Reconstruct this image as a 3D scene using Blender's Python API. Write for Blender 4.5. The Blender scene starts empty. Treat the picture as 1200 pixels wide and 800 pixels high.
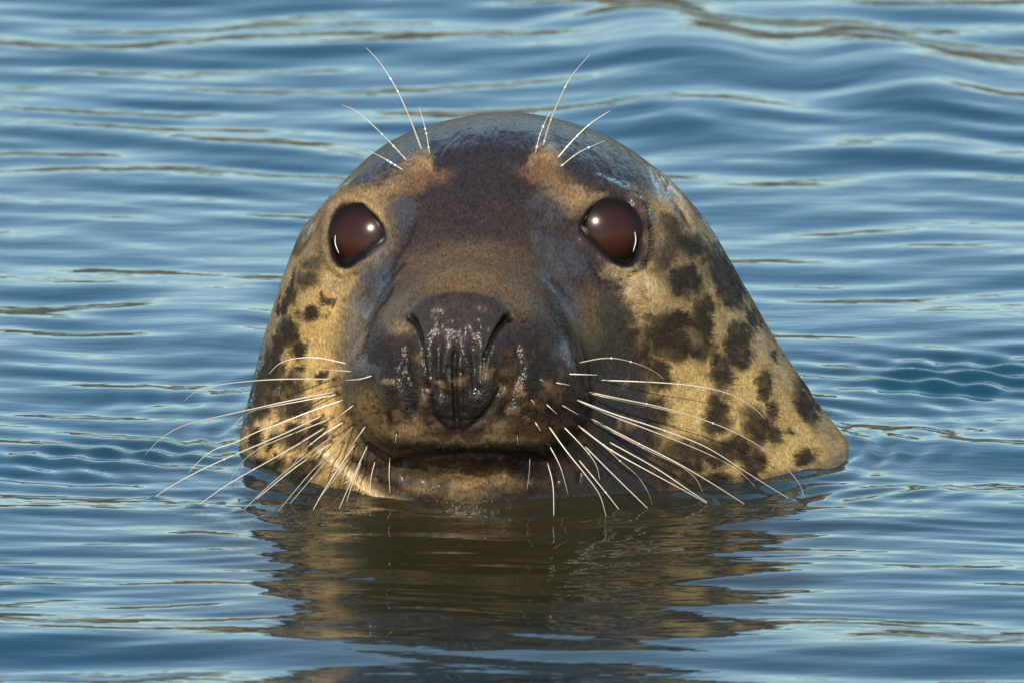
import bpy, bmesh, math, random
import numpy as np
from mathutils import Vector, Matrix
R = math.radians
sc = bpy.context.scene
col = sc.collection

# ------------------------------------------------------------------ camera
TH = R(14.0)            # downward tilt of the telephoto lens
D = 10.0                # metres from lens to the seal
PXM = 2000.0            # photo pixels per metre at the seal
cam_d = np.array([0, math.cos(TH), -math.sin(TH)])
cam_u = np.array([0, math.sin(TH), math.cos(TH)])
cam_P = np.array([.0275, 0, 0]) + .096 * cam_u
cam_C = cam_P - D * cam_d
cd = bpy.data.cameras.new('camera')
cam = bpy.data.objects.new('camera', cd)
col.objects.link(cam)
cam.location = cam_C
cam.rotation_euler = (math.pi / 2 - TH, 0, 0)
cd.sensor_width = 36
cd.lens = 600
cd.clip_start = .1
cd.clip_end = 3000
cd.dof.use_dof = True
cd.dof.focus_distance = D + .06
cd.dof.aperture_fstop = 19
sc.camera = cam

# ------------------------------------------------------------------ light
SUN_EL, SUN_AZ = 31.0, 190.0     # azimuth clockwise from +Y: behind the camera, a little left
w = bpy.data.worlds.new('World')
sc.world = w
w.use_nodes = True
nt = w.node_tree
sk = nt.nodes.new('ShaderNodeTexSky')
sk.sky_type = 'NISHITA'
sk.sun_disc = False
sk.dust_density = .3
sk.ozone_density = 4.8
sk.air_density = 1.7
sk.sun_elevation = R(SUN_EL)
sk.sun_rotation = R(SUN_AZ)
bg = nt.nodes['Background']
bg.inputs[1].default_value = .125
nt.links.new(sk.outputs[0], bg.inputs[0])
sl = bpy.data.lights.new('sun', 'SUN')
sl.energy = 3.2
sl.angle = R(.5)
sl.color = (1, .86, .68)
so = bpy.data.objects.new('sun', sl)
col.objects.link(so)
sdir = Vector((math.sin(R(SUN_AZ)) * math.cos(R(SUN_EL)), math.cos(R(SUN_AZ)) * math.cos(R(SUN_EL)), math.sin(R(SUN_EL))))
so.rotation_euler = sdir.to_track_quat('Z', 'Y').to_euler()
so.location = (-3, -8, 6)
sc.view_settings.view_transform = 'Standard'
sc.view_settings.look = 'None'
sc.view_settings.gamma = 1
sc.view_settings.exposure = 1.08

# ------------------------------------------------------------------ helpers
rng = np.random.default_rng(7)
random.seed(7)


def to_px(p):
    v = p - cam_C
    dep = v @ cam_d
    return 600 + v[:, 0] / dep * D * PXM, 400 - (v @ cam_u) / dep * D * PXM, dep


def ray(px, py):
    v = cam_d + np.array([1., 0, 0]) * (px - 600) / (D * PXM) + cam_u * (400 - py) / (D * PXM)
    return v / np.linalg.norm(v)


def at_y(px, py, y):
    v = ray(px, py)
    return cam_C + v * ((y - cam_C[1]) / v[1])


def on_water(px, py, z=0.):
    v = ray(px, py)
    return cam_C + v * ((z - cam_C[2]) / v[2])


def sstep(a, b, x):
    t = np.clip((x - a) / (b - a), 0, 1)
    return t * t * (3 - 2 * t)


_perm = rng.random((64, 64, 64)).astype(np.float32)


def noise3(x, y, z):
    xi, yi, zi = np.floor(x).astype(int), np.floor(y).astype(int), np.floor(z).astype(int)
    fx, fy, fz = x - xi, y - yi, z - zi
    fx, fy, fz = [f * f * (3 - 2 * f) for f in (fx, fy, fz)]
    g = lambda a, b, c: _perm[(xi + a) & 63, (yi + b) & 63, (zi + c) & 63]
    l = lambda a, b, t: a + (b - a) * t
    return 2 * l(l(l(g(0, 0, 0), g(1, 0, 0), fx), l(g(0, 1, 0), g(1, 1, 0), fx), fy),
                 l(l(g(0, 0, 1), g(1, 0, 1), fx), l(g(0, 1, 1), g(1, 1, 1), fx), fy), fz) - 1


def fbm(p, s, o=3):
    r, a, t = 0, 1, 0
    for i in range(o):
        r = r + a * noise3(p[:, 0] * s + 11.3 * i, p[:, 1] * s + 5.7 * i, p[:, 2] * s + 3.1 * i)
        t += a
        a *= .5
        s *= 2.03
    return r / t


def seg_dist(px, py, pts):
    d = np.full(px.shape, 1e9)
    tt = np.zeros(px.shape)
    n = len(pts) - 1
    for i in range(n):
        (ax, ay), (bx, by) = pts[i][:2], pts[i + 1][:2]
        vx, vy = bx - ax, by - ay
        t = np.clip(((px - ax) * vx + (py - ay) * vy) / (vx * vx + vy * vy), 0, 1)
        e = np.hypot(px - ax - t * vx, py - ay - t * vy)
        m = e < d
        d = np.where(m, e, d)
        tt = np.where(m, (i + t) / n, tt)
    return d, tt


def poly_sd(px, py, pts):
    d, _ = seg_dist(px, py, pts + pts[:1])
    ins = np.zeros(px.shape, bool)
    n = len(pts)
    for i in range(n):
        (ax, ay), (bx, by) = pts[i], pts[(i + 1) % n]
        if ay != by:
            c = (ay > py) != (by > py)
            ins ^= c & (px < (bx - ax) * (py - ay) / (by - ay) + ax)
    return np.where(ins, -d, d)


def smooth_poly(pts, n=8):
    P = np.array(pts, float)
    out = []
    m = len(P)
    for i in range(m):
        p0, p1, p2, p3 = P[i - 1], P[i], P[(i + 1) % m], P[(i + 2) % m]
        for t in np.linspace(0, 1, n, endpoint=False):
            q = .5 * (2 * p1 + (p2 - p0) * t + (2 * p0 - 5 * p1 + 4 * p2 - p3) * t ** 2 + (3 * p1 - p0 - 3 * p2 + p3) * t ** 3)
            out.append((q[0], q[1]))
    return out


def open_spline(P, n):
    P = np.array(P, float)
    if len(P) == 2:
        P = np.array([P[0], (P[0] + P[1]) / 2, P[1]])
    Q = np.vstack([2 * P[0] - P[1], P, 2 * P[-1] - P[-2]])
    L = np.r_[0, np.cumsum(np.linalg.norm(np.diff(P, axis=0), axis=1))]
    out = []
    for s in np.linspace(0, L[-1], n):
        i = min(max(np.searchsorted(L, s, side='right') - 1, 0), len(P) - 2)
        t = (s - L[i]) / max(L[i + 1] - L[i], 1e-9)
        p0, p1, p2, p3 = Q[i], Q[i + 1], Q[i + 2], Q[i + 3]
        out.append(.5 * (2 * p1 + (p2 - p0) * t + (2 * p0 - 5 * p1 + 4 * p2 - p3) * t ** 2 + (3 * p1 - p0 - 3 * p2 + p3) * t ** 3))
    return np.array(out)


def grid_mesh(name, P, nu, nv, wrap):
    """P: (nu*nv,3) row-major by v (rows), u fastest."""
    me = bpy.data.meshes.new(name)
    u = np.arange(nu if wrap else nu - 1)
    v = np.arange(nv - 1)
    U, V = np.meshgrid(u, v)
    U2 = (U + 1) % nu
    q = np.stack([V * nu + U, V * nu + U2, (V + 1) * nu + U2, (V + 1) * nu + U], -1).reshape(-1, 4)
    me.vertices.add(len(P))
    me.vertices.foreach_set('co', np.asarray(P, np.float32).ravel())
    me.loops.add(q.size)
    me.loops.foreach_set('vertex_index', q.astype(np.int32).ravel())
    me.polygons.add(len(q))
    me.polygons.foreach_set('loop_start', np.arange(0, q.size, 4, dtype=np.int32))
    me.update(calc_edges=True)
    me.polygons.foreach_set('use_smooth', np.ones(len(q), bool))
    return me


def link(name, me, mat=None, parent=None):
    o = bpy.data.objects.new(name, me)
    col.objects.link(o)
    if mat:
        me.materials.append(mat)
    if parent:
        o.parent = parent
    return o


def new_mat(name):
    m = bpy.data.materials.new(name)
    m.use_nodes = True
    return m, m.node_tree, m.node_tree.nodes['Principled BSDF']


def nd(nt, t, **k):
    n = nt.nodes.new(t)
    for a, b in k.items():
        setattr(n, a, b)
    return n


# ------------------------------------------------------------------ whisker paths (photo pixels), w = tip touches water
WH = [
 ([(407,426),(372,419),(345,420),(327,426),(315,438)],0,1.0), ([(412,435),(373,432)],0,1.1), ([(436,440),(421,444),(405,445)],0,1.0),
 ([(390,444),(330,444),(285,447),(249,452),(228,459),(214,471)],0,1.25),
 ([(393,459),(345,468),(300,478),(255,488),(210,500),(183,518),(169,534)],0,1.5),
 ([(395,462),(345,471),(300,480),(282,489),(271,503)],0,1.0),
 ([(403,468),(360,483),(330,495),(300,506),(276,518),(249,527),(231,542),(220,555)],0,1.1),
 ([(415,474),(396,488),(390,493)],0,1.1), ([(379,486),(330,509),(285,528),(240,548),(204,567),(181,582)],1,1.35),
 ([(390,489),(330,513),(306,524),(285,539),(271,560)],0,1.1), ([(403,494),(381,507),(360,524),(342,545)],0,1.1),
 ([(382,500),(336,528),(300,548),(264,569),(229,594)],1,1.35), ([(391,510),(354,537),(318,566),(282,600)],1,1.4),
 ([(390,518),(345,548),(297,587)],1,1.2), ([(415,498),(399,516),(390,530),(366,551),(322,603)],1,1.2),
 ([(403,518),(378,545),(336,594)],1,1.2), ([(429,498),(417,515),(402,536)],0,1.2),
 ([(417,519),(402,540),(381,572),(364,602)],1,1.1), ([(410,536),(390,563),(372,586)],1,1.0),
 ([(432,519),(420,545),(405,578),(396,599)],1,1.0), ([(424,540),(414,563),(406,588)],1,.8),
 ([(440,539),(435,557),(433,579)],0,.8), ([(465,507),(463,519)],0,.7), ([(457,534),(456,555),(457,577)],0,.7),
 ([(678,425),(703,420),(723,420),(750,427),(770,437),(779,445)],0,.9), ([(667,438),(700,439)],0,1.0), ([(651,448),(668,451)],0,1.0),
 ([(703,445),(773,448),(823,453),(857,462),(883,477),(898,492)],0,1.1),
 ([(690,459),(727,467),(780,478),(840,497),(887,520),(920,547),(937,565),(942,580)],0,1.35),
 ([(692,461),(735,471),(780,480),(810,490),(827,505),(833,515)],0,.9),
 ([(675,468),(720,485),(773,502),(827,523),(867,548),(907,573),(927,585)],1,1.25),
 ([(678,470),(720,488),(773,508),(820,527),(853,543),(873,557),(887,572)],0,1.1),
 ([(692,490),(740,515),(790,540),(833,565),(877,593)],1,1.4), ([(694,493),(745,520),(780,537),(800,547),(817,562),(823,575)],0,1.0),
 ([(658,474),(679,486)],0,1.0), ([(640,473),(653,485)],0,1.0), ([(676,497),(713,525),(757,550),(807,577),(835,593)],1,1.2),
 ([(713,517),(767,547),(812,577),(837,593)],1,1.0), ([(680,501),(710,524),(727,540),(747,557),(760,577),(764,590)],0,.9),
 ([(685,522),(720,557),(763,599)],1,1.1), ([(661,500),(683,523),(698,543),(703,562)],0,.9),
 ([(643,499),(663,527),(687,557),(703,580),(711,607)],1,1.0), ([(678,538),(707,573),(729,601)],1,1.0),
 ([(644,522),(657,547),(666,580)],0,.9), ([(641,540),(648,567),(649,607)],1,.9),
 ([(621,534),(620,555),(617,575)],0,.6), ([(606,509),(607,521)],0,.6), ([(627,494),(634,505)],0,1.0), ([(632,444),(637,446)],0,.8), ([(622,467),(627,474)],0,.9),
]
BROW = [
 ([(495,178),(485,151),(473,122),(461,98),(444,72),(429,56)],1.35), ([(504,184),(499,154),(491,125)],.9),
 ([(478,190),(458,168),(438,148),(417,130),(400,123)],1.15), ([(473,200),(452,187),(431,176)],.9),
 ([(627,182),(633,157),(645,130)],.9), ([(636,173),(643,148),(652,125),(668,92),(692,63)],1.4),
 ([(653,186),(671,165),(692,145),(715,130)],1.2), ([(656,196),(680,178),(709,165)],.95)]

# ------------------------------------------------------------------ water
dips = [on_water(*p[-1]) for p, wt, _ in WH if wt]


def spaced(lo, hi, step, far, g=1.22):
    a = list(np.arange(lo, hi + step * .5, step))
    s, l, r = step, [], []
    x0, x1 = lo, a[-1]
    while x1 < far:
        s *= g
        x0 -= s
        x1 += s
        l.append(x0)
        r.append(x1)
    return np.array(l[::-1] + a + r)


def water_height(X, Y):
    """Sum of small wind ripples plus the seal's own disturbance."""
    H = np.zeros(X.shape)
    r = np.random.default_rng(21)
    wob = .022 * np.sin(X * 5.1 + 1.2) * np.sin(Y * 3.3 + X * 2) + .012 * np.sin(X * 13 + Y * 7 + 2)
    calm = .85 + .15 * sstep(-.02, .45, Y)
    for k in range(60):
        lam = .028 * (7.0 ** r.random())
        th = r.normal(.03, .22) if k % 4 else r.choice([-.55, .6]) + r.normal(0, .15)
        kx, ky = math.sin(th) * 2 * math.pi / lam, math.cos(th) * 2 * math.pi / lam
        slope = .0192 * (lam / .1) ** .1 * (1 if k % 4 else .6)
        amp = slope * lam / (2 * math.pi) * (.6 + .8 * r.random())
        env = .55 + .45 * np.sin(X * r.normal(0, 5) + Y * r.normal(0, 4) + r.random() * 6.28)
        H += amp * env * np.sin(kx * X + ky * (Y + wob) + r.random() * 6.28) * calm
    return H


xs = spaced(-.62, .66, .0045, 900)
ys = spaced(-.72, 1.75, .0027, 1500)
X, Y = np.meshgrid(xs, ys)
Hh = water_height(X, Y)
# fade where the sheet gets too coarse to carry ripples
dx = np.maximum(np.abs(X - .02) - .63, 0)
dy = np.maximum(np.maximum(-.72 - Y, Y - 1.75), 0)
Hh *= np.exp(-np.hypot(dx, dy) / .25)
Hh += .00016 * np.sin(Y * 2 * math.pi / .017 + 3 * np.sin(X * 23) + 2 * np.sin(Y * 31 + X * 9)) * np.exp(-((Y + .15) / .2) ** 4) * sstep(.75, .3, np.abs(X)) * (.6 + .4 * np.sin(X * 37 + Y * 50))
# long swell lines in the foreground and a slanting ridge at the far right
Hh += .0055 * np.exp(-((Y + .32 + .015 * np.sin(X * 4)) / .04) ** 2) * np.exp(-(X / .9) ** 4)
Hh += .0032 * np.exp(-((Y + .425 + .01 * np.sin(X * 6 + 1)) / .03) ** 2) * np.exp(-(X / .9) ** 4)
for (x0, y0_, x1, y1_, wd, am) in ((690, 34, 1215, 104, .085, .0150), (860, 62, 1215, 122, .05, .0030), (-10, 388, 300, 360, .045, .0042), (760, 140, 1010, 196, .035, .0022), (100, 188, 400, 182, .035, .0024)):
    p0, p1 = on_water(x0, y0_), on_water(x1, y1_)
    t_ = np.clip((X - p0[0]) / (p1[0] - p0[0]), -.2, 1.2)
    yc = p0[1] + (p1[1] - p0[1]) * t_ + .012 * np.sin(X * 31) + .008 * np.sin(X * 57 + 1)
    am_ = am * sstep(-.2, .12, t_) * sstep(1.2, .95, t_) * (.75 + .25 * np.sin(X * 43 + 2))
    if am > .01:
        Hh *= 1 - .6 * np.exp(-((Y - yc - .05) / .12) ** 2) * sstep(-.15, .05, t_)
    Hh += am_ * np.exp(-((Y - yc) / np.where(Y < yc, wd * 2.6, wd)) ** 2)
# ripples shed by the neck
OUT = np.array([.098,.104,.11,.118,.125,.13,.14,.153,.166,.177,.182,.183,.186,.193,.208,.226,.24,.244,.244,.233,.208,.186,.183,.192,.196,.196,.193,.183,.164,.143,.125,.111,.102,.095,.093,.094])
cx, cy = .04, .10            # outline of the body where it cuts the surface
an = np.arctan2(X - cx, Y - cy)
rim = np.interp(an, np.linspace(-math.pi, math.pi, 36, endpoint=False) + math.pi / 36, OUT, period=2 * math.pi)
edge = np.hypot(X - cx, Y - cy) - rim
side = sstep(.02, .14, np.abs(X - cx))
Hh += .0016 * np.exp(-np.maximum(edge, 0) / .005)
Hh += (.0007 * side + .00018) * (1 + .7 * np.sin(an * 9 + edge * 40)) * np.sin((edge + .004 * np.sin(an * 17) + .003 * np.sin(X * 60 + Y * 35)) * 2 * math.pi / (.021 + .03 * np.clip(edge, 0, .3))) * np.exp(-np.maximum(edge, 0) / .055) * (edge > -.04)
# churn on the right behind the seal and on the left beside the cheek
for (qx, qy, s, a) in ((.30, .31, .05, .0035), (-.20, .12, .045, .0016), (-.26, .10, .04, .0012)):
    e = np.exp(-(((X - qx) / (s * 1.3)) ** 2 + ((Y - qy) / s) ** 2))
    Hh += a * e * (np.sin(X * 190 + np.sin(Y * 80) * 2) * .4 + np.sin(Y * 210 + X * 60) * .6)
for d in dips:
    q = np.hypot(X - d[0], Y - d[1])
    Hh += .0028 * np.exp(-q / .0035) + .0003 * np.cos(q * 2 * math.pi / .011) * np.exp(-q / .014)
P = np.stack([X, Y, Hh], -1).reshape(-1, 3)
m_water, nt, b = new_mat('sea_water')
asl = nd(nt, 'ShaderNodeAttribute', attribute_name='seal_tint')
mxw = nd(nt, 'ShaderNodeMix', data_type='RGBA')
nt.links.new(asl.outputs['Fac'], mxw.inputs['Factor'])
mxw.inputs['A'].default_value = (.004, .036, .056, 1)
mxw.inputs['B'].default_value = (.022, .018, .007, 1)
nt.links.new(mxw.outputs['Result'], b.inputs['Base Color'])
b.inputs['Roughness'].default_value = .02
b.inputs['IOR'].default_value = 1.333
tc = nd(nt, 'ShaderNodeTexCoord')
mp = nd(nt, 'ShaderNodeMapping')
mp.inputs['Scale'].default_value = (28, 95, 1)
nt.links.new(tc.outputs['Object'], mp.inputs[0])
nz = nd(nt, 'ShaderNodeTexNoise')
nz.inputs['Scale'].default_value = 1
nz.inputs['Detail'].default_value = 2
nt.links.new(mp.outputs[0], nz.inputs[0])
bp = nd(nt, 'ShaderNodeBump')
bp.inputs['Strength'].default_value = .3
bp.inputs['Distance'].default_value = .0012
nt.links.new(nz.outputs[0], bp.inputs['Height'])
nt.links.new(bp.outputs[0], b.inputs['Normal'])
water = link('water', grid_mesh('water', P, len(xs), len(ys), False), m_water)
at = water.data.attributes.new('seal_tint', 'FLOAT', 'POINT')
# olive-brown painted into the water for the seal's reflection and submerged chest
at.data.foreach_set('value', np.exp(-(((X - .03) / .22) ** 2 + ((Y + .10) / .34) ** 2) ** 1.5).astype(np.float32).ravel())
water['kind'] = 'structure'

# ------------------------------------------------------------------ far bank that the ripples mirror
bx = np.linspace(-160, 160, 161)
by = np.linspace(0, 1, 14)
BX, BT = np.meshgrid(bx, by)
q = np.stack([BX.ravel(), BT.ravel() * 40, BX.ravel() * 0], -1)
n = fbm(q, .06, 4).reshape(BX.shape)
BZ = -.6 + (10.0 + 3.5 * n) * np.sin(np.clip(BT * 1.25, 0, 1.57)) + .5 * fbm(q, .4, 3).reshape(BX.shape)
BY = 55 + BT * 22 + 2 * n
m_bank, nt, b = new_mat('weedy_bank')
tc = nd(nt, 'ShaderNodeTexCoord')
nz = nd(nt, 'ShaderNodeTexNoise')
nz.inputs['Scale'].default_value = .55
nz.inputs['Detail'].default_value = 6
nt.links.new(tc.outputs['Object'], nz.inputs[0])
cr = nd(nt, 'ShaderNodeValToRGB')
cr.color_ramp.elements[0].position = .35
cr.color_ramp.elements[0].color = (.022, .022, .011, 1)
cr.color_ramp.elements[1].position = .7
cr.color_ramp.elements[1].color = (.20, .145, .035, 1)
nt.links.new(nz.outputs[0], cr.inputs[0])
nt.links.new(cr.outputs[0], b.inputs['Base Color'])
b.inputs['Roughness'].default_value = .9
bank = link('shore_bank', grid_mesh('shore_bank', np.stack([BX, BY, BZ], -1).reshape(-1, 3), len(bx), len(by), False), m_bank)
bank['kind'] = 'structure'

# ------------------------------------------------------------------ seal: smooth body as an implicit surface
def ell(p, c, r):
    c, r = np.array(c), np.array(r)
    q = (p - c) / r
    k0 = np.linalg.norm(q, axis=1)
    k1 = np.linalg.norm(q / r, axis=1)
    return k0 * (k0 - 1) / np.maximum(k1, 1e-9)


def cone(p, a, ra, c, rc):
    a, c = np.array(a), np.array(c)
    v = c - a
    t = np.clip(((p - a) @ v) / (v @ v), 0, 1)
    return np.linalg.norm(p - a - t[:, None] * v, axis=1) - (ra + (rc - ra) * t)


def smin(a, b, k):
    h = np.maximum(k - np.abs(a - b), 0) / k
    return np.minimum(a, b) - h * h * k * .25


def sdf(p):
    l = p.copy()
    l[:, 0] -= .1 * p[:, 1]
    l[:, 0] = np.sqrt(l[:, 0] ** 2 + 1e-7)       # mirror
    d = ell(l, (0, .20, .057), (.122, .160, .1265))
    d = smin(d, ell(l, (.056, .125, .102), (.045, .045, .045)), .04)      # brows and cheek bones
    d = smin(d, cone(l, (0, .13, .090), .082, (0, .025, .082), .050), .06)   # muzzle
    d = smin(d, ell(l, (0, .002, .087), (.036, .036, .044)), .045)           # nose
    d = smin(d, ell(l, (.032, .010, .068), (.035, .038, .033)), .034)        # whisker pads
    d = smin(d, ell(l, (0, .092, -.004), (.076, .082, .040)), .016)          # lower jaw
    pn = p.copy()
    pn[:, 1] += .032 * sstep(.075, -.005, p[:, 2])
    d = smin(d, cone(pn * np.array([1, 1.35, 1]), (.042, .165 * 1.35, -.005), .160, (.08, .17 * 1.35, -.19), .25) * .85, .05)   # neck
    return d


def seal_grid(nu, nv):
    t = np.linspace(-1, 1, nu, endpoint=False)
    az = math.pi * (.36 * t + .64 * t ** 3)
    s = np.linspace(-1, 1, nv)
    s0 = .03
    el = (math.pi / 2) * (.45 * s + .55 * s ** 3)
    return az, el


CEN = np.array([.017, .17, .055])
nu0, nv0 = 360, 240
az0, el0 = seal_grid(nu0, nv0)
A, E = np.meshgrid(az0, el0)
DIR = np.stack([np.sin(A) * np.cos(E), -np.cos(A) * np.cos(E), np.sin(E)], -1).reshape(-1, 3)
lo = np.full(len(DIR), .02)
hi = np.full(len(DIR), .62)
for _ in range(22):
    mid = (lo + hi) / 2
    ins = sdf(CEN + DIR * mid[:, None]) < 0
    lo = np.where(ins, mid, lo)
    hi = np.where(ins, hi, mid)
rad0 = ((lo + hi) / 2).reshape(nv0, nu0)


def up_cubic(a, n, wrap):
    m = a.shape[1]
    x = np.linspace(0, m, n, endpoint=False) if wrap else np.linspace(0, m - 1, n)
    i = np.floor(x).astype(int)
    f = x - i
    g = (lambda k: a[:, (i + k) % m]) if wrap else (lambda k: a[:, np.clip(i + k, 0, m - 1)])
    p0, p1, p2, p3 = g(-1), g(0), g(1), g(2)
    return .5 * (2 * p1 + (p2 - p0) * f + (2 * p0 - 5 * p1 + 4 * p2 - p3) * f ** 2 + (3 * p1 - p0 - 3 * p2 + p3) * f ** 3)


nu, nv = 960, 660
rad = up_cubic(up_cubic(rad0, nu, True).T, nv, False).T
az, el = seal_grid(nu, nv)
A, E = np.meshgrid(az, el)
B = CEN + np.stack([np.sin(A) * np.cos(E), -np.cos(A) * np.cos(E), np.sin(E)], -1).reshape(-1, 3) * rad.reshape(-1, 1)

# pull the outline onto the outline in the photograph
SIL = np.array([(133,560,640),(142,503,672),(150,482,700),(165,450,730),(190,420,765),(215,396,795),(245,370,820),(270,350,838),(310,335,860),(350,322,883),
                (390,310,905),(430,300,930),(480,288,967),(520,279,1000),(540,276,1012),(600,272,1030)], float)
px, py, dep = to_px(B)
rows = np.arange(136, 522, 6.)
own_l, own_r = [], []
vis = B[:, 2] > -.02
for r_ in rows:
    m = vis & (np.abs(py - r_) < 4)
    own_l.append(px[m].min() if m.any() else np.nan)
    own_r.append(px[m].max() if m.any() else np.nan)
own_l, own_r = np.array(own_l), np.array(own_r)
ok = ~np.isnan(own_l)
rows, own_l, own_r = rows[ok], own_l[ok], own_r[ok]
tl, tr = np.interp(rows, SIL[:, 0], SIL[:, 1]), np.interp(rows, SIL[:, 0], SIL[:, 2])
print('SIL top row', rows[0], 'actual top', py[vis].min())
for i in range(0, len(rows), 6):
    print('row', rows[i], 'own', own_l[i].round(), own_r[i].round(), 'target', tl[i].round(), tr[i].round())
kern = np.array([1, 2, 3, 2, 1]) / 9.
dl = np.convolve(np.pad(np.clip(tl - own_l, -60, 60), 2, 'edge'), kern, 'valid')
dr = np.convolve(np.pad(np.clip(tr - own_r, -60, 60), 2, 'edge'), kern, 'valid')
midx = np.interp(py, [130, 260, 420, 560], [592, 580, 590, 610])
ol, orr = np.interp(py, rows, own_l), np.interp(py, rows, own_r)
sl_ = sstep(.5, 1, (midx - px) / np.maximum(midx - ol, 20))
sr_ = sstep(.5, 1, (px - midx) / np.maximum(orr - midx, 20))
B[:, 0] += (sl_ * np.interp(py, rows, dl) + sr_ * np.interp(py, rows, dr)) / PXM


def grid_normals(P):
    G = P.reshape(nv, nu, 3)
    du = np.roll(G, -1, 1) - np.roll(G, 1, 1)
    dv = np.gradient(G, axis=0)
    n = np.cross(du, dv)
    n /= np.maximum(np.linalg.norm(n, axis=2, keepdims=True), 1e-12)
    return n.reshape(-1, 3)


N = grid_normals(B)
px, py, dep = to_px(B)
face = sstep(-.05, .25, -(N @ cam_d))      # 1 on the side turned to the lens
front = face * (dep < D + .33)

EYEL = smooth_poly([(399,248),(412,243),(428,247),(443,259),(451,278),(438,291),(421,304),(406,313),(394,304),(388,284),(391,263)])
EYER = smooth_poly([(695,244),(713,236),(732,239),(744,257),(749,281),(745,301),(734,311),(718,305),(700,288),(682,268),(686,255)])

# ---- sculpting, all amplitudes in metres along the surface normal
disp = np.zeros(len(B))


def bump(x, y, rx, ry, a, ang=0, p=2):
    c, s = math.cos(R(ang)), math.sin(R(ang))
    u, v = (px - x) * c + (py - y) * s, -(px - x) * s + (py - y) * c
    return a * np.exp(-((u / rx) ** 2 + (v / ry) ** 2) ** (p / 2)) * front


def groove(pts, width, depth, taper=True):
    d, t = seg_dist(px, py, pts)
    k = np.minimum(1, np.minimum(t, 1 - t) * 6 + .15) if taper else 1
    return -depth * np.exp(-(d / width) ** 2) * k * front


eyes_sd = []
for PO, sgn in ((EYEL, -1), (EYER, 1)):
    s = np.full(px.shape, 99.)
    c = np.mean(PO, axis=0)
    near = (np.hypot(px - c[0], py - c[1]) < 90) & (front > 0)
    s[near] = poly_sd(px[near], py[near], PO)
    eyes_sd.append(s)
    disp -= .0025 * np.exp(-(np.hypot((px - c[0]) / 60, (py - c[1]) / 50)) ** 2) * front
    disp += .0028 * np.exp(-((s - 7) / 6) ** 2) * front * (s < 60)
sdE = np.minimum(*eyes_sd)
# brow folds
for pts, a in (([(372,262),(384,243),(402,230),(425,222),(448,222)], .0022), ([(685,212),(708,214),(730,224),(748,240),(760,262)], .0026)):
    d, t = seg_dist(px, py, pts)
    disp += a * np.exp(-(d / 8) ** 2) * front * np.minimum(1, np.minimum(t, 1 - t) * 5 + .1)
disp += groove([(688,222),(712,226),(732,236),(746,250)], 5, .0012)
disp += bump(493, 190, 15, 14, .003) + bump(643, 185, 15, 14, .003)
disp += bump(430, 238, 26, 14, .0015, 20) + bump(695, 228, 26, 14, .0015, -20)
# lower lid folds
disp += groove([(384,316),(400,328),(420,322),(440,304)], 4, .0012) + groove([(690,290),(708,316),(735,326),(758,312)], 4, .0014)
disp += groove([(686,300),(706,326),(735,336)], 4, .0008)
# muzzle sides: shallow valley between muzzle and cheek
disp += groove([(455,300),(430,350),(412,410),(405,450)], 16, .0025) + groove([(640,300),(668,360),(690,420),(700,460)], 16, .0025)
# nose leather
nose_poly = smooth_poly([(478,374),(500,352),(538,343),(578,352),(599,374),(588,395),(582,440),(578,470),(560,496),(537,504),(515,496),(500,470),(494,430),(490,395)])
sdn = np.full(px.shape, 99.)
nn = (np.hypot(px - 538, py - 425) < 130) & (front > 0)
sdn[nn] = poly_sd(px[nn], py[nn], nose_poly)
disp += .0018 * sstep(12, -12, sdn) * front
disp += bump(505, 362, 20, 9, .0022, -25) + bump(572, 362, 20, 9, .0022, 25)
disp += groove([(539,352),(537,372),(535,390)], 3, .0008)
disp += groove([(535,400),(532,430),(533,460),(536,505)], 3.4, .004)
for k, pts in enumerate(([(483,374),(487,377),(491,385),(495,398),(498,420),(500,440)], [(596,373),(591,375),(585,383),(576,398),(568,418),(565,446)])):
    d, t = seg_dist(px, py, pts)
    disp -= (.0045 if k == 0 else .008) * np.exp(-(d / (4.0 - 2.2 * t)) ** 2) * (1 - .85 * t) * front
disp += bump(473, 382, 8, 10, .0018) + bump(606, 382, 8, 10, .0018)
disp += groove([(574,430),(588,452),(576,476),(560,494),(546,503)], 4, .0025) + groove([(497,440),(505,470),(506,486),(522,502)], 4, .0022)
disp += groove([(515,392),(513,430),(517,470)], 5.5, .003) + groove([(553,395),(556,430),(556,465)], 5.5, .003) + groove([(525,420),(524,460),(527,490)], 3.5, .0016) + groove([(545,420),(546,460),(545,490)], 3.5, .0016) + groove([(478,400),(474,430),(486,455)], 5, .0016) + groove([(604,400),(612,430),(606,456)], 5, .0016)
disp += groove([(512,488),(538,492),(566,488)], 3, .0009)
# whisker pad rolls
disp += groove([(590,410),(604,440),(600,470),(585,492)], 6, .0016) + groove([(486,410),(470,440),(478,470),(494,490)], 6, .0012)
disp += bump(497, 467, 8, 8, .002) + bump(622, 488, 5, 5, .001)
# mouth
disp += groove([(420,545),(445,549),(475,541),(510,534),(545,531),(585,531),(625,536),(650,543)], 5, .0034)
disp += bump(555, 517, 110, 6, .0016) + bump(545, 552, 40, 12, .0022) + bump(500, 572, 60, 8, .0014) + bump(605, 566, 16, 10, .001)
d, t = seg_dist(px, py, [(372,524),(392,541),(410,556),(428,572),(450,586),(478,597)])
lipmask = np.exp(-(d / 7) ** 2) * front
disp += .0034 * lipmask
disp += groove([(400,530),(422,548),(445,566),(480,578)], 6, .003)
for k in range(9):
    xx = 440 + k * 30
    disp += groove([(xx, 548 + 3 * math.sin(k)), (xx + 4 * math.sin(k * 2), 566)], 2.5, .0008)
# ears
disp += groove([(781,214),(790,232),(803,250),(812,268)], 3, .002) + bump(800, 236, 6, 16, .0012, -30)
disp += groove([(352,290),(362,272),(372,262)], 4, .0012)
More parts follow.
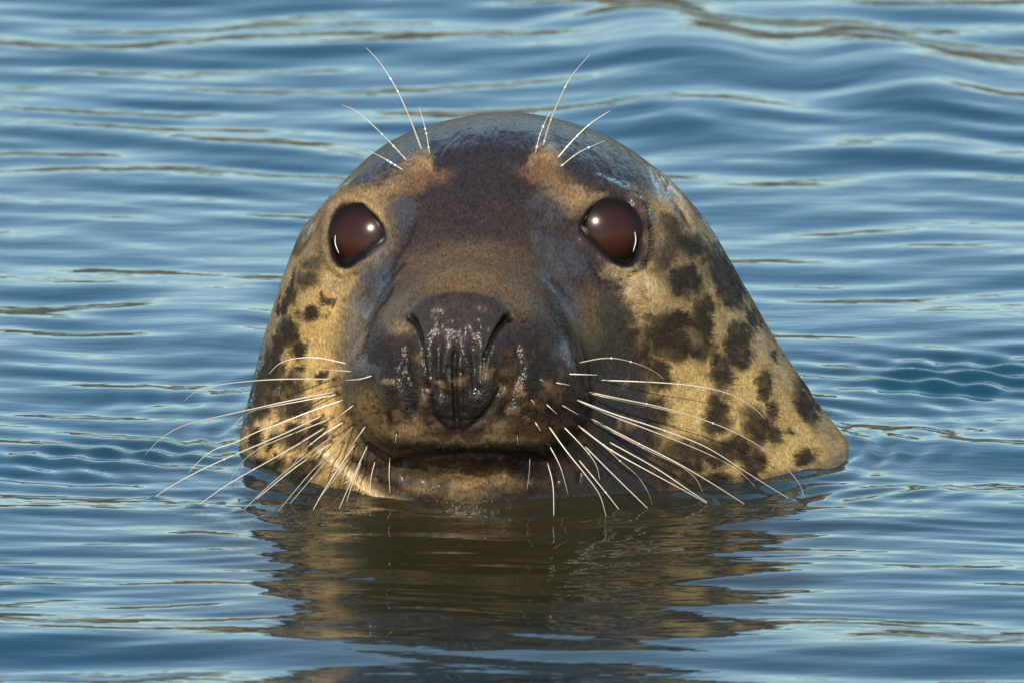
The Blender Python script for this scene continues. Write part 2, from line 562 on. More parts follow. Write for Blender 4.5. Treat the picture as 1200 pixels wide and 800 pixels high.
# uneven flesh, pores, wet clumps of fur
mu = np.maximum(bump(540, 440, 125, 85, 1, 0, 4), bump(540, 555, 110, 30, 1, 0, 4))
n1 = fbm(B, 28, 3)
n2 = fbm(B, 210, 3)
n3 = fbm(B * np.array([1, .5, .5]), 330, 2)
disp += .0013 * n1 * front * (1 - .6 * mu)
disp += .00075 * n2 * mu * front + .0004 * n3 * mu * front
crown = np.maximum(sstep(215, 140, py), sstep(.55, .8, N[:, 2]) * sstep(250, 215, py)) * front
clump = fbm(B * np.array([1.0, .3, .6]), 190, 3)
disp += crown * .0009 * clump + crown * .0005 * fbm(B * np.array([1, .4, .6]), 430, 2)
flank = front * (1 - mu) * (1 - crown)
streak = fbm(np.stack([B[:, 0] * 1.0, B[:, 1] * .25, B[:, 2] * .25], -1), 260, 2)
disp += .00016 * streak * flank + .00012 * n2 * flank
disp *= sstep(-3, 4, sdE) * .999 + .001
push = .014 * sstep(1.0, -5, sdE) * (front > 0)
B2 = B + N * disp[:, None] + cam_d * push[:, None]
N2 = grid_normals(B2)

# ---- colouring: where the coat is dark, tan, brown ... in the seal's own pattern, plus some painted shade and sheen
wx = px + 9 * fbm(B, 75, 3) + 7 * fbm(B, 240, 3)
wy = py + 9 * fbm(B + 3.3, 75, 3) + 7 * fbm(B + 5.1, 240, 3)
C = np.tile(np.array([.33, .215, .080]), (len(B), 1))
rough = np.full(len(B), .50)
spec = np.full(len(B), .5)


def lay(colr, wgt):
    global C
    C = C + (np.array(colr) - C) * wgt[:, None]


def blob(x, y, rx, ry, ang=0, hard=4, warp=True):
    X_, Y_ = (wx, wy) if warp else (px, py)
    c, s = math.cos(R(ang)), math.sin(R(ang))
    u, v = (X_ - x) * c + (Y_ - y) * s, -(X_ - x) * s + (Y_ - y) * c
    return np.exp(-np.hypot(u / rx, v / ry) ** hard)


DARK = (.0085, .0065, .0055)
# general tone changes: greyer high up, golden low on the right
lay((.30, .215, .10), sstep(380, 560, wx) * .0 + blob(930, 470, 110, 120, 0, 3) * .6)
lay((.25, .175, .066), sstep(690, 770, wx) * .9)
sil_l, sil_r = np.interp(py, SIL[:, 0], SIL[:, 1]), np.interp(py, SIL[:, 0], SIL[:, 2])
lay((.13, .11, .075), sstep(46, 6, sil_r - wx) * front * .75 * (.7 + .5 * np.clip(streak, -1, 1)))  # grazing sheen along the right outline, painted into the coat
lay((.13, .105, .085), sstep(40, 8, wx - sil_l) * sstep(230, 300, py) * front * np.clip(.45 + 1.1 * streak, 0, .8))  # grey sheen strip on the left outline, painted as streaks
lay((.15, .105, .05), blob(810, 320, 90, 100, -20, 3) * .7)
lay((.40, .27, .12), blob(325, 500, 60, 60, 0, 3) * .7)
lay((.15, .12, .09), blob(880, 360, 30, 60, -25, 3) * .5)
SP = [(367,327,17,12,10),(369,308,11,10,0),(340,345,9,26,8),(364,367,13,10,-20),(337,390,15,16,0),(326,404,9,16,0),(351,409,10,11,0),(343,452,15,19,10),
      (316,440,15,42,12),(297,470,11,32,8),(309,483,10,9,0),(349,477,21,13,-10),(299,514,8,13,0),(343,511,20,14,-15),(372,508,13,20,0),(309,550,18,16,0),(357,549,20,16,0),(330,540,10,8,0),
      (330,365,7,10,0),(352,285,6,16,20),
      (787,266,15,19,-15),(779,296,11,22,10),(806,288,22,15,20),(803,329,22,23,0),(850,322,16,34,-28),(790,378,32,14,0),(822,376,15,22,0),(760,372,9,8,0),(745,392,8,6,0),
      (776,390,26,14,0),(872,392,14,8,60),(818,404,20,20,0),(786,402,32,20,0),(766,412,14,10,0),(846,436,14,28,-10),(864,405,13,24,-10),(838,486,15,26,10),(836,532,22,18,0),
      (798,535,34,24,0),(766,486,20,22,0),(868,416,16,18,20),(896,452,9,20,-12),(943,472,10,31,-22),(884,500,17,24,-10),(906,508,9,16,-20),(940,537,14,8,0),(927,508,6,6,0),
      (860,524,18,16,0),(880,546,16,22,0),(880,372,5,17,-25),(826,358,12,14,0),(824,400,12,12,0),(740,430,26,40,0),(735,510,36,50,0),(905,420,5,8,-20),(758,345,7,6,0),(830,305,10,8,0),
      (770,440,14,18,0),(855,345,14,20,-25),(745,560,60,24,0),(290,440,6,30,8),(845,290,12,20,-25),(326,470,7,9,0),(330,428,6,8,0),(376,440,6,8,0),(384,352,5,6,0),(322,520,8,9,20),(352,430,6,6,0),(838,262,8,16,-30),(905,480,8,12,0),(755,310,8,10,0),(820,565,40,14,0),(700,565,40,20,0)]
sp = np.zeros(len(B))  # coat spots; the wide ones beside the muzzle paint in its shade
for (x, y, rx, ry, a) in SP:
    k = 1.12 if x < 400 else 1.13
    sp = np.maximum(sp, blob(x, y, rx * k, ry * k, a, 7))
lay(DARK, np.clip(sp * (1.0 + .25 * n2), 0, 1) * .96)
for (x, y, rx, ry, a) in [(770,285,5,20,0),(800,300,16,7,20),(812,396,14,8,30),(745,372,20,20,0),(350,440,5,10,0),(812,345,10,5,30),(775,345,8,12,0)]:
    lay((.24, .175, .09), blob(x, y, rx, ry, a) * .22)
mott = sstep(.02, .34, fbm(B * np.array([1, .6, .8]), 62, 4)) * front
lay((.10, .068, .032), mott * .32 * (1 - sp))
lay((.16, .125, .085), sstep(.0, .4, fbm(B + 6.6, 40, 3)) * front * sstep(420, 320, py) * .3 * (1 - sp))
lay((.12, .088, .05), blob(370, 278, 24, 48, 20, 3) * .6 * (1 - sp))
# back of the neck and everything turned away: plain mottled brown
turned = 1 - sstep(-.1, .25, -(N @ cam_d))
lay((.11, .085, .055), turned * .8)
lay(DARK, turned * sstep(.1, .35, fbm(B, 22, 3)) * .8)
# dark mask over crown, forehead and bridge
crown_w = sstep(262, 196, wy + .0016 * (wx - 585) ** 2 * .55)
lay((.020, .016, .0155), crown_w * .98)
eyering = np.maximum(blob(416, 282, 62, 54, -20, 4), blob(724, 276, 60, 54, 20, 4))
lay((.095, .066, .038), eyering * .72)
mask_poly = [(330,252),(300,90),(900,90),(812,222),(770,226),(742,224),(760,262),(766,300),(735,326),(742,420),(762,500),(760,620),(420,620),(425,560),(412,500),(396,440),(396,395),(404,350),(416,322),(444,296),(458,276),(450,246),(436,226),(404,222),(376,240),(360,262)]  # lower right reach also paints in the shade beside the muzzle
mask = sstep(16, -14, poly_sd(wx, wy, mask_poly)) * front
lay((.019, .0145, .0135), mask * .98)
lay((.16, .115, .07), blob(345, 268, 14, 34, 25, 3) * .6)
lay((.26, .19, .11), blob(795, 232, 18, 24, -35, 3) * .8)
# muzzle side, left tan patch below the eye, olive patch right of the muzzle
lay((.24, .165, .075), blob(394, 330, 18, 16, 20, 3) * .8)
lay((.125, .092, .05), blob(402, 392, 19, 58, 8, 3) * .75)
lay((.11, .095, .075), blob(412, 410, 13, 40, 8, 3) * .6)
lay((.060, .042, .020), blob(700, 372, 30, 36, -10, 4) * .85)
lay((.018, .016, .013), blob(722, 440, 26, 110, 0, 5) * .95)  # shaded valley right of the muzzle, painted as a dark band
lay((.012, .010, .008), blob(705, 540, 62, 62, 0, 4) * .95)  # muzzle shadow on the neck, painted dark
lay((.34, .25, .13), blob(752, 335, 22, 16, 15, 3) * .7)
lay((.26, .19, .10), blob(735, 322, 26, 9, 10, 3) * .8)
# warm brown dome of the muzzle above the nose
brown = blob(543, 322, 78, 34, 0, 3)
lay((.098, .062, .032), brown * .9)
lay((.085, .048, .023), blob(560, 300, 60, 13, 0, 3) * .5)
lay((.085, .062, .036), np.maximum(blob(468, 362, 26, 30, 20, 3), blob(612, 350, 26, 30, -20, 3)) * .75)
lay((.22, .16, .09), blob(468, 384, 11, 8, 0, 3) * .5)
# pale brow spots carrying the long hairs and tan patches between brow and eye
for x, y, rx, ry, a, k in [(500,192,9,12,0,1.),(486,196,15,12,0,.8),(503,202,5,5,0,1),(445,232,42,17,-35,.75),(437,250,14,9,-10,.8),(640,180,10,12,0,1.),(648,190,14,11,0,.75),
                           (672,232,44,17,28,.75),(690,232,20,10,10,.6),(455,212,20,10,-30,.5),(628,186,6,8,0,.8)]:
    lay((.24, .155, .07), blob(x, y, rx, ry, a, 3) * k * .62)
lay((.16, .08, .035), np.maximum(blob(500, 212, 30, 10, -20, 3), blob(632, 205, 26, 12, 20, 3)) * .5)
# whisker pads and nose
pad = np.maximum(blob(455, 450, 52, 56, 0, 4), blob(628, 445, 62, 66, 0, 4))
lay((.010, .0075, .006), pad * .97)
lay((.105, .066, .027), blob(418, 490, 26, 36, 20, 3) * .85)
lay((.10, .068, .03), blob(455, 505, 50, 8, 0, 3) * .8)
lay((.13, .09, .042), np.maximum(blob(478, 500, 16, 10, -20, 3), blob(585, 503, 18, 12, -20, 3)) * .8)
lay((.045, .027, .013), blob(640, 505, 50, 16, 0, 3) * .8)
lay((.06, .032, .015), np.clip(fbm(B + 9, 130, 2) * 2.2, 0, 1) * blob(625, 450, 50, 50, 0, 4) * .7)
lay((.0095, .0075, .0065), sstep(3, -3, sdn + 3 * n2) * sstep(380, 420, py + 30 * n1) * .95)
lay((.020, .016, .014), sstep(3, -3, sdn) * sstep(405, 370, py) * .8)
for x, y, r_ in ((496, 467, 7), (622, 488, 5), (497, 455, 4)):
    lay((.13, .075, .055), blob(x, y, r_ * .8, r_ * .8, 0, 3) * .6)
for k in range(60):
    x, y = rng.normal(540, 75), rng.normal(470, 35)
    lay((.13, .085, .045) if k % 2 else (.012, .01, .009), blob(x, y, rng.uniform(3, 9), rng.uniform(3, 7), rng.uniform(0, 90), 3) * .5)
# lips, mouth and chin
lay((.030, .024, .016), blob(555, 524, 110, 9, 0, 4) * .85)
lay((.18, .13, .065), np.exp(-((wy - (513 + .0006 * (wx - 548) ** 2)) / 2.5) ** 2) * blob(548, 512, 95, 30, 0, 6) * .22)
lay((.022, .016, .010), blob(540, 545, 150, 15, 0, 4) * .6)  # shade under the whisker pads painted onto the chin
lay((.008, .007, .006), blob(560, 538, 80, 8, 0, 4) * .95)
lay((.045, .03, .015), blob(455, 552, 66, 24, 0, 4) * .85)
lay((.028, .02, .013), blob(430, 548, 40, 9, 15, 4) * .8)
lay((.15, .10, .045), np.maximum.reduce([blob(545, 559, 34, 13, 0, 3), blob(575, 556, 26, 10, 10, 3), blob(515, 578, 60, 7, 0, 3) * .7, blob(606, 568, 14, 8, 0, 3) * .7]) * .9)
lay((.03, .022, .015), np.maximum(blob(600, 575, 30, 6, 0, 3), blob(660, 570, 40, 26, 0, 4)) * .8)  # painted shade at the right of the chin
lay((.38, .28, .15), np.clip(lipmask * 1.3, 0, 1) * sstep(372, 388, px) * (px < 490) * .95)
lay((.012, .009, .007), blob(655, 560, 52, 34, 0, 5) * .9)  # deepens the painted shade right of the chin
lay((.25, .15, .07), lipmask * (.5 + .5 * np.sin(px * .75)) * sstep(410, 440, px) * .35)
chm = blob(545, 562, 110, 24, 0, 4)
lay((.022, .015, .009), chm * sstep(.0, .22, fbm(B + 8.8, 85, 3)) * .8)
lay((.30, .20, .10), blob(548, 560, 52, 13, 0, 3) * sstep(.02, .3, fbm(B + 2.9, 110, 3)) * .7)
# lids
lay((.010, .008, .007), sstep(5.5, 2, sdE + 1.2 * n2))
for pts, *_ in WH:
    lay((.006, .005, .004), np.exp(-(np.hypot(px - pts[0][0], py - pts[0][1]) / 2.5) ** 4) * front * .8)
for k in range(46):
    x, y = (rng.normal(448, 24), rng.normal(482, 18)) if k % 2 else (rng.normal(636, 26), rng.normal(484, 22))
    lay((.006, .005, .004), np.exp(-(np.hypot(px - x, py - y) / 2.4) ** 4) * front * .7)
# wet films: smooth water clinging to the hair
film = np.zeros(len(B))
for x, y, rx, ry, a in [(380,232,34,9,-35),(362,250,10,26,25),(725,218,34,7,28),(752,240,26,8,50),(300,430,7,80,10),(322,330,6,50,22),(780,215,30,16,40),(830,270,8,40,-32),(436,330,17,58,22),(448,290,12,36,30),(418,385,11,40,18),(428,430,20,14,20),(655,335,18,42,-22),(668,300,16,30,-35),(640,290,14,26,-30),(670,415,22,16,20),(678,428,14,10,0),
                        (470,250,16,24,25),(640,245,24,20,0)]:
    film = np.maximum(film, blob(x, y, rx, ry, a, 4))
hole = sstep(.08, .30, fbm(B + 2.2, 95, 3) + .25 * sstep(420, 330, wy) * -1)
film = film * (1 - .9 * hole) * (.45 + .55 * np.clip(.8 + 2.2 * streak, 0, 1))
rough = rough - .32 * film
rough = np.where(crown_w > .3, rough - .16 * crown_w, rough)
rough = rough - .10 * mask
rough = rough + .16 * brown
rough = rough - .20 * np.clip(np.maximum(pad * .8, sstep(4, -3, sdn)) * sstep(375, 400, py), 0, 1)
rough = rough - .2 * sstep(5, 2, sdE)
rough = rough - .03 * sstep(525, 560, py + 4 * n1)
rough = rough - .15 * blob(820, 200, 40, 70, -35, 3) - .1 * sstep(330, 290, px)
lay((.040, .038, .040), film * .5)
nost = np.zeros(len(B))
for pts in ([(483,374),(487,377),(491,385),(495,398),(498,420),(500,440)], [(596,373),(591,375),(585,383),(576,398),(568,418),(565,446)]):
    d, t = seg_dist(px, py, pts)
    nost = np.maximum(nost, sstep(7, 3.5, d + 5.5 * t))
lay((.008, .007, .007), nost * front)
for pts, wd in [([(458,338),(452,352),(437,372),(428,386)],3.2),([(487,262),(472,292),(463,305)],2.2),([(463,308),(446,325)],3.5),([(474,310),(452,330),(440,345)],3.5),([(640,322),(648,330)],2),([(655,330),(672,352)],2)]:
    d, t = seg_dist(wx * .3 + px * .7, wy * .3 + py * .7, pts)
    lay((.012, .011, .012), np.exp(-(d / wd) ** 4) * .9)
wetband = sstep(.0085, .002, B[:, 2] + .002 * n1) * front
C = C * (1 - .55 * wetband * (1 - lipmask))[:, None]
rough = rough - .2 * wetband
C = np.clip(C * (1 + .16 * n2 + .12 * n3)[:, None], .004, .9)
rough = np.clip(rough, .1, .75)

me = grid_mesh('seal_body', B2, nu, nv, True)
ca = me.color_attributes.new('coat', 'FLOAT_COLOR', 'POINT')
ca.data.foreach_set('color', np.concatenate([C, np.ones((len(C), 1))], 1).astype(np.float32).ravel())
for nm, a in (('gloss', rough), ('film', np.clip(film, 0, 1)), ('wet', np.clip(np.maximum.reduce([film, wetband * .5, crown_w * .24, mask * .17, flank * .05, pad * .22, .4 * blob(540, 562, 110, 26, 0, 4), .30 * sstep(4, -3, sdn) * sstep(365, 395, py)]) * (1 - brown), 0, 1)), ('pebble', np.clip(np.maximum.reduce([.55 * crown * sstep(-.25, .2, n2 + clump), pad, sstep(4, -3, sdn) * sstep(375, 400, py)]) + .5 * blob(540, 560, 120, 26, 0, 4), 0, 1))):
    at = me.attributes.new(nm, 'FLOAT', 'POINT')
    at.data.foreach_set('value', a.astype(np.float32))

m_fur, nt, b = new_mat('wet_seal_fur')
L = nt.links.new
att = nd(nt, 'ShaderNodeAttribute', attribute_name='coat')
agl = nd(nt, 'ShaderNodeAttribute', attribute_name='gloss')
afi = nd(nt, 'ShaderNodeAttribute', attribute_name='film')
tc = nd(nt, 'ShaderNodeTexCoord')
mp = nd(nt, 'ShaderNodeMapping')
mp.inputs['Scale'].default_value = (1, .35, .45)
L(tc.outputs['Object'], mp.inputs[0])
hn = nd(nt, 'ShaderNodeTexNoise')
hn.inputs['Scale'].default_value = 850
hn.inputs['Detail'].default_value = 3
hn.inputs['Roughness'].default_value = .65
L(mp.outputs[0], hn.inputs[0])
fn = nd(nt, 'ShaderNodeTexNoise')
fn.inputs['Scale'].default_value = 1500
fn.inputs['Detail'].default_value = 2
L(tc.outputs['Object'], fn.inputs[0])
mr = nd(nt, 'ShaderNodeMapRange')
mr.inputs['From Min'].default_value = .3
mr.inputs['From Max'].default_value = .7
mr.inputs['To Min'].default_value = .5
mr.inputs['To Max'].default_value = 1.5
L(hn.outputs[0], mr.inputs[0])
mx = nd(nt, 'ShaderNodeMix', data_type='RGBA', blend_type='MULTIPLY')
mx.inputs['Factor'].default_value = 1
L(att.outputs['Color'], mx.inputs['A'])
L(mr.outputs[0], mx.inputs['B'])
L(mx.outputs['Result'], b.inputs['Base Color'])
L(agl.outputs['Fac'], b.inputs['Roughness'])
b.inputs['IOR'].default_value = 1.40
iv = nd(nt, 'ShaderNodeMath', operation='MULTIPLY_ADD')
L(afi.outputs['Fac'], iv.inputs[0])
iv.inputs[1].default_value = -.15
iv.inputs[2].default_value = .22
ad = nd(nt, 'ShaderNodeMath', operation='ADD')
L(hn.outputs[0], ad.inputs[0])
L(fn.outputs[0], ad.inputs[1])
bp = nd(nt, 'ShaderNodeBump')
bp.inputs['Distance'].default_value = .0007
L(iv.outputs[0], bp.inputs['Strength'])
L(ad.outputs[0], bp.inputs['Height'])
apb = nd(nt, 'ShaderNodeAttribute', attribute_name='pebble')
vo = nd(nt, 'ShaderNodeTexVoronoi')
vo.inputs['Scale'].default_value = 560
dn = nd(nt, 'ShaderNodeTexNoise')
dn.inputs['Scale'].default_value = 160
L(tc.outputs['Object'], dn.inputs[0])
dv = nd(nt, 'ShaderNodeVectorMath', operation='MULTIPLY_ADD')
L(dn.outputs['Color'], dv.inputs[0])
dv.inputs[1].default_value = (.006, .006, .006)
L(tc.outputs['Object'], dv.inputs[2])
L(dv.outputs[0], vo.inputs['Vector'])
b2 = nd(nt, 'ShaderNodeBump', invert=True)
b2.inputs['Distance'].default_value = .0007
pm = nd(nt, 'ShaderNodeMath', operation='MULTIPLY')
pm.inputs[1].default_value = .5
L(apb.outputs['Fac'], pm.inputs[0])
L(pm.outputs[0], b2.inputs['Strength'])
L(vo.outputs['Distance'], b2.inputs['Height'])
L(bp.outputs[0], b2.inputs['Normal'])
L(b2.outputs[0], b.inputs['Normal'])
L(b2.outputs[0], b.inputs['Coat Normal'])
awt = nd(nt, 'ShaderNodeAttribute', attribute_name='wet')
L(awt.outputs['Fac'], b.inputs['Coat Weight'])
b.inputs['Coat Roughness'].default_value = .11
b.inputs['Coat IOR'].default_value = 1.5
b.inputs['Specular IOR Level'].default_value = .06

seal = bpy.data.objects.new('seal', None)
col.objects.link(seal)
seal.location = (.02, .15, 0)
seal['label'] = 'spotted grey seal with wet dark head and white whiskers rising from rippled blue water'
seal['category'] = 'seal'
bpy.context.view_layer.update()
inv = seal.matrix_world.inverted()


def part(name, me, mat, parent=seal):
    o = link(name, me, mat)
    o.parent = parent
    o.matrix_parent_inverse = parent.matrix_world.inverted()
    return o


body = part('body', me, m_fur)

# ------------------------------------------------------------------ short wet coat hair
def scatter(prob, n):
    G = B2.reshape(nv, nu, 3)
    ar = np.linalg.norm(np.cross(np.roll(G, -1, 1) - G, np.gradient(G, axis=0)), axis=2).ravel()
    cdf = np.cumsum(ar * prob)
    i = np.searchsorted(cdf, rng.random(n) * cdf[-1])
    return np.clip(i, 0, len(B2) - 1)


above = sstep(-.012, -.004, B2[:, 2])
bare = np.clip(np.maximum.reduce([sstep(10, 2, sdn), pad * .9, .85 * blob(540, 556, 110, 30, 0, 4), sstep(9, 5, sdE), lipmask * .5, nost]), 0, 1)
prob = above * (1 - bare) * (1 - .75 * film) * (1 - .45 * crown) * (.12 + .88 * sstep(-.25, .1, -(N @ cam_d)))
NH = 130000
ix = scatter(prob, NH)
jit = rng.normal(0, 1, (NH, 3))
root = B2[ix] + jit * .0004
nrm = N[ix]
root -= nrm * ((jit * nrm).sum(1) * .0004)[:, None]
away = B2[ix] - np.array([-.004, -.06, .075])
away /= np.linalg.norm(away, axis=1, keepdims=True)
away += np.array([0, .25, -.35])
# hairs lie in little wet clumps that share a direction
cn = np.stack([fbm(root + 1.7, 140, 2), fbm(root + 4.1, 140, 2), fbm(root + 7.7, 140, 2)], 1)
away += cn * .55 + rng.normal(0, .10, (NH, 3))
tan = away - nrm * (away * nrm).sum(1)[:, None]
tan /= np.linalg.norm(tan, axis=1, keepdims=True)
ln_ = (.0030 + .0018 * rng.random(NH)) * (1 - .35 * mask[ix] - .25 * crown_w[ix]) * (1 - .3 * brown[ix])
lift = .05 + .09 * rng.random(NH)
S = np.array([0, .35, .7, 1.0])
pts_ = root[:, None, :] + tan[:, None, :] * (ln_[:, None, None] * S[None, :, None]) + nrm[:, None, :] * ((ln_ * lift)[:, None, None] * (S * (1.25 - .75 * S))[None, :, None] - .0002)
hc = bpy.data.hair_curves.new('fur')
hc.add_curves([4] * NH)
hc.points.foreach_set('position', pts_.astype(np.float32).ravel())
ra = hc.attributes.get('radius') or hc.attributes.new('radius', 'FLOAT', 'POINT')
rr_ = (.00013 + .00005 * rng.random(NH))[:, None] * np.array([1, .95, .7, .25])[None]
ra.data.foreach_set('value', rr_.astype(np.float32).ravel())
hv = rng.random(NH)
hcol = C[ix] * np.where(mask[ix] > .4, .35 + 1.9 * hv ** 2.2, .66 + .72 * hv)[:, None]
hcol = np.concatenate([np.repeat(hcol, 4, 0), np.ones((NH * 4, 1))], 1)
hca = hc.attributes.new('coat', 'FLOAT_COLOR', 'POINT')
hca.data.foreach_set('color', hcol.astype(np.float32).ravel())
m_hair, nt, b = new_mat('coat_hair')
att = nd(nt, 'ShaderNodeAttribute', attribute_name='coat')
nt.links.new(att.outputs['Color'], b.inputs['Base Color'])
b.inputs['Roughness'].default_value = .5
b.inputs['Specular IOR Level'].default_value = .07
hc.materials.append(m_hair)
fur = bpy.data.objects.new('fur', hc)
col.objects.link(fur)
fur.parent = seal
fur.matrix_parent_inverse = inv
fur['kind'] = 'stuff'

# ------------------------------------------------------------------ eyes
m_eye, nt, b = new_mat('dark_eye')
tc = nd(nt, 'ShaderNodeTexCoord')
sx = nd(nt, 'ShaderNodeSeparateXYZ')
nt.links.new(tc.outputs['Object'], sx.inputs[0])
ln = nd(nt, 'ShaderNodeVectorMath', operation='LENGTH')
cmb = nd(nt, 'ShaderNodeCombineXYZ')
nt.links.new(sx.outputs['X'], cmb.inputs['X'])
nt.links.new(sx.outputs['Z'], cmb.inputs['Y'])
nt.links.new(cmb.outputs[0], ln.inputs[0])
cr = nd(nt, 'ShaderNodeValToRGB')
e = cr.color_ramp.elements
e[0].position, e[0].color = .26, (.022, .0066, .0044, 1)
e[1].position, e[1].color = .46, (.006, .004, .003, 1)
e2 = cr.color_ramp.elements.new(.38)
e2.color = (.015, .005, .0036, 1)
ml = nd(nt, 'ShaderNodeMath', operation='MULTIPLY')
ml.inputs[1].default_value = 1 / .036
nt.links.new(ln.outputs['Value'], ml.inputs[0])
nt.links.new(ml.outputs[0], cr.inputs[0])
nt.links.new(cr.outputs[0], b.inputs['Base Color'])
b.inputs['Roughness'].default_value = .6
b.inputs['Specular IOR Level'].default_value = 0
b.inputs['Coat Weight'].default_value = .34
b.inputs['Coat Roughness'].default_value = .19
b.inputs['Coat IOR'].default_value = 1.45
m_tear_glint, nt, b = new_mat('tear_glint')
b.inputs['Base Color'].default_value = (.5, .48, .45, 1)  # pale colour stands in for a bright reflection on the tear edge
b.inputs['Roughness'].default_value = .06
b.inputs['IOR'].default_value = 1.4

ER = .036


def tube(path, radii, sides=7):
    path = np.asarray(path, float)
    n_ = len(path)
    T = np.gradient(path, axis=0)
    T /= np.linalg.norm(T, axis=1, keepdims=True)
    ref = np.array([0, 1., 0]) if abs(T[:, 1]).max() < .9 else np.array([.3, .2, 1.])
    u = np.cross(T, ref)
    u /= np.linalg.norm(u, axis=1, keepdims=True)
    v = np.cross(T, u)
    a = np.arange(sides) * 2 * math.pi / sides
    ring = path[:, None] + radii[:, None, None] * (np.cos(a)[None, :, None] * u[:, None] + np.sin(a)[None, :, None] * v[:, None])
    m = grid_mesh('tube', ring.reshape(-1, 3), sides, n_, True)
    bm = bmesh.new()
    bm.from_mesh(m)
    bm.verts.ensure_lookup_table()
    bm.faces.new([bm.verts[i] for i in range(sides)][::-1])
    bm.faces.new([bm.verts[(n_ - 1) * sides + i] for i in range(sides)])
    bmesh.ops.recalc_face_normals(bm, faces=bm.faces)
    bm.to_mesh(m)
    bm.free()
    return m


for PO, s, sgn in ((EYEL, eyes_sd[0], -1), (EYER, eyes_sd[1], 1)):
    rim = np.abs(s - 2.5) < 1.5
    c0 = B2[rim].mean(0)
    ex, ey = (440, 278) if sgn < 0 else (703, 270)
    oc_ = np.mean(PO, axis=0)
    dd = math.hypot(ex - oc_[0], ey - oc_[1]) / PXM
    rimdep = (c0 - cam_C) @ cam_d
    cdep = rimdep + math.sqrt(ER ** 2 - dd ** 2) + (.0026 if sgn < 0 else .0004)
    v = ray(ex, ey)
    ce = cam_C + v * (cdep / (v @ cam_d))
    v = ray(*oc_)
    nn_ = cam_C + v * (rimdep / (v @ cam_d)) - ce
    nn_ /= np.linalg.norm(nn_)
    bm = bmesh.new()
    bmesh.ops.create_uvsphere(bm, u_segments=96, v_segments=160, radius=ER)
    bmesh.ops.rotate(bm, verts=bm.verts, matrix=Matrix.Rotation(math.pi / 2, 3, 'X'))
    for f in bm.faces:
        f.smooth = True
    bmesh.ops.delete(bm, geom=[v for v in bm.verts if v.co.y > -ER * math.cos(R(33))], context='VERTS')
    me_ = bpy.data.meshes.new('eyeball')
    bm.to_mesh(me_)
    bm.free()
    eye = link('eye', me_, m_eye)
    eye.parent = seal
    eye.matrix_parent_inverse = inv
    eye.location = ce
    # local -Y looks out of the socket
    eye.rotation_euler = Vector(-nn_).to_track_quat('Y', 'Z').to_euler()
    print('eye', sgn, 'n', nn_.round(2), 'centre px', [float(v[0].round(1)) for v in to_px(ce[None])])
    bpy.context.view_layer.update()
    # thin pale arc painting in the tear glint along the outer lid
    pts = []
    arc = [(393,276),(393,286),(397,297)] if sgn < 0 else [(744,272),(745,283),(742,295)]
    for (x, y) in open_spline(arc, 22):
        v = ray(x, y)
        oc = cam_C - ce
        bq = oc @ v
        disc = bq * bq - (oc @ oc - ER ** 2)
        t_ = -bq - math.sqrt(max(disc, 0))
        pts.append(cam_C + v * (t_ - .0004))
    tl_ = part('tear_glint_arc', tube(pts, .00026 * np.sin(np.linspace(.25, math.pi - .25, 22)) + .0001, 8), m_tear_glint, eye)

# ------------------------------------------------------------------ whiskers
m_wh, nt, b = new_mat('whisker')
oi = nd(nt, 'ShaderNodeObjectInfo')
cr = nd(nt, 'ShaderNodeValToRGB')
cr.color_ramp.elements[0].color = (.30, .25, .18, 1)
cr.color_ramp.elements[1].color = (.58, .54, .46, 1)
nt.links.new(oi.outputs['Random'], cr.inputs[0])
nt.links.new(cr.outputs[0], b.inputs['Base Color'])
b.inputs['Specular IOR Level'].default_value = .4
b.inputs['Roughness'].default_value = .3
b.inputs['Subsurface Weight'].default_value = .0
bpy.context.view_layer.update()
dg = bpy.context.evaluated_depsgraph_get()
bev = body.evaluated_get(dg)
iv_b = body.matrix_world.inverted()


def skin_y(x, y):
    v = Vector(ray(x, y))
    o_ = iv_b @ Vector(cam_C)
    hit, loc, nr, _ = bev.ray_cast(o_, (iv_b.to_3x3() @ v).normalized())
    return (body.matrix_world @ loc).y if hit else None


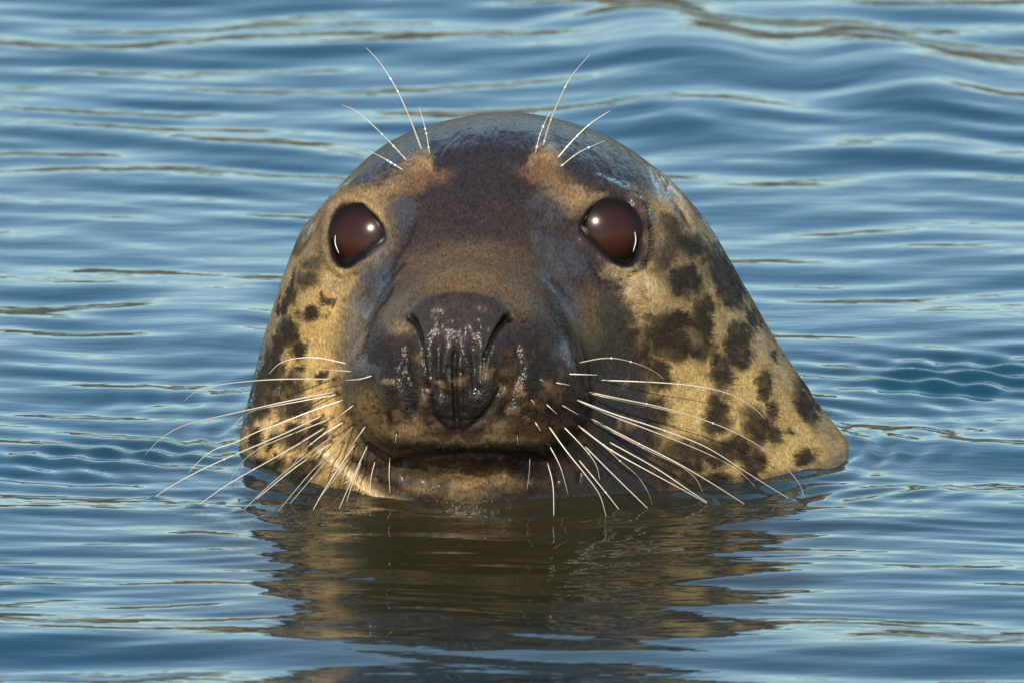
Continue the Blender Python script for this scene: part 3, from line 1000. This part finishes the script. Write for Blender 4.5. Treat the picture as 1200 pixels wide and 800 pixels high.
def add_whisker(pts, wet, thick, sweep):
    P = open_spline(pts, 12 if len(pts) < 4 and abs(pts[0][0] - pts[-1][0]) < 30 else 34)
    y0 = skin_y(*pts[0])
    if y0 is None:
        y0 = .12
    L_ = np.r_[0, np.cumsum(np.linalg.norm(np.diff(P, axis=0), axis=1))]
    f = L_ / L_[-1]
    if wet:
        y1 = on_water(*pts[-1])[1]
    else:
        y1 = y0 + sweep * L_[-1] / PXM
    out = []
    for (x, y), t in zip(P, f):
        yy = y0 + (y1 - y0) * t - .012 * math.sin(math.pi * t) * min(1, L_[-1] / 200)
        ys_ = skin_y(x, y)
        if ys_ is not None and t > .02:
            yy = min(yy, ys_ - .0015 - .004 * min(t * 4, 1))
        if not wet:
            yw = on_water(x, y, .003)[1]
            yy = min(yy, yw) if yw > y1 - .2 else yy
        out.append(at_y(x, y, yy))
    out = np.array(out)
    for _ in range(2):
        out[1:-1] = .25 * out[:-2] + .5 * out[1:-1] + .25 * out[2:]
    out[0] += cam_d * .002
    if wet:
        dr_ = out[-1] - out[-2]
        out = np.vstack([out, out[-1] + dr_ / np.linalg.norm(dr_) * .012])
    n_ = len(out)
    t = np.linspace(0, 1, n_)
    r_ = thick * .00040 * (1 - .72 * t)
    r_[0] *= .7
    part('whisker', tube(out, r_, 6), m_wh)
    return out, thick


beads = []
for pts, wet, th in WH:
    o_, _ = add_whisker(pts, wet, th, .22)
    if len(o_) > 20:
        for k in range(rng.integers(0, 3)):
            i = rng.integers(4, len(o_) * 6 // 10)
            beads.append((o_[i], rng.uniform(.00045, .00075)))
for pts, th in BROW:
    o_, _ = add_whisker(pts, 0, th, .15)
    for k in range(5):
        beads.append((o_[rng.integers(1, len(o_) * 7 // 10)], rng.uniform(.0005, .0008)))
# water beads clinging to the hairs
m_dr, nt, b = new_mat('water_bead')
b.inputs['Base Color'].default_value = (.9, .92, .95, 1)
b.inputs['Roughness'].default_value = .05
b.inputs['Transmission Weight'].default_value = .6
b.inputs['IOR'].default_value = 1.33
bm = bmesh.new()
for p_, r_ in beads:
    g = bmesh.ops.create_icosphere(bm, subdivisions=2, radius=r_)
    for v in g['verts']:
        v.co += Vector(p_)
for f in bm.faces:
    f.smooth = True
me_ = bpy.data.meshes.new('water_beads')
bm.to_mesh(me_)
bm.free()
wb = part('water_bead', me_, m_dr)
wb['kind'] = 'stuff'
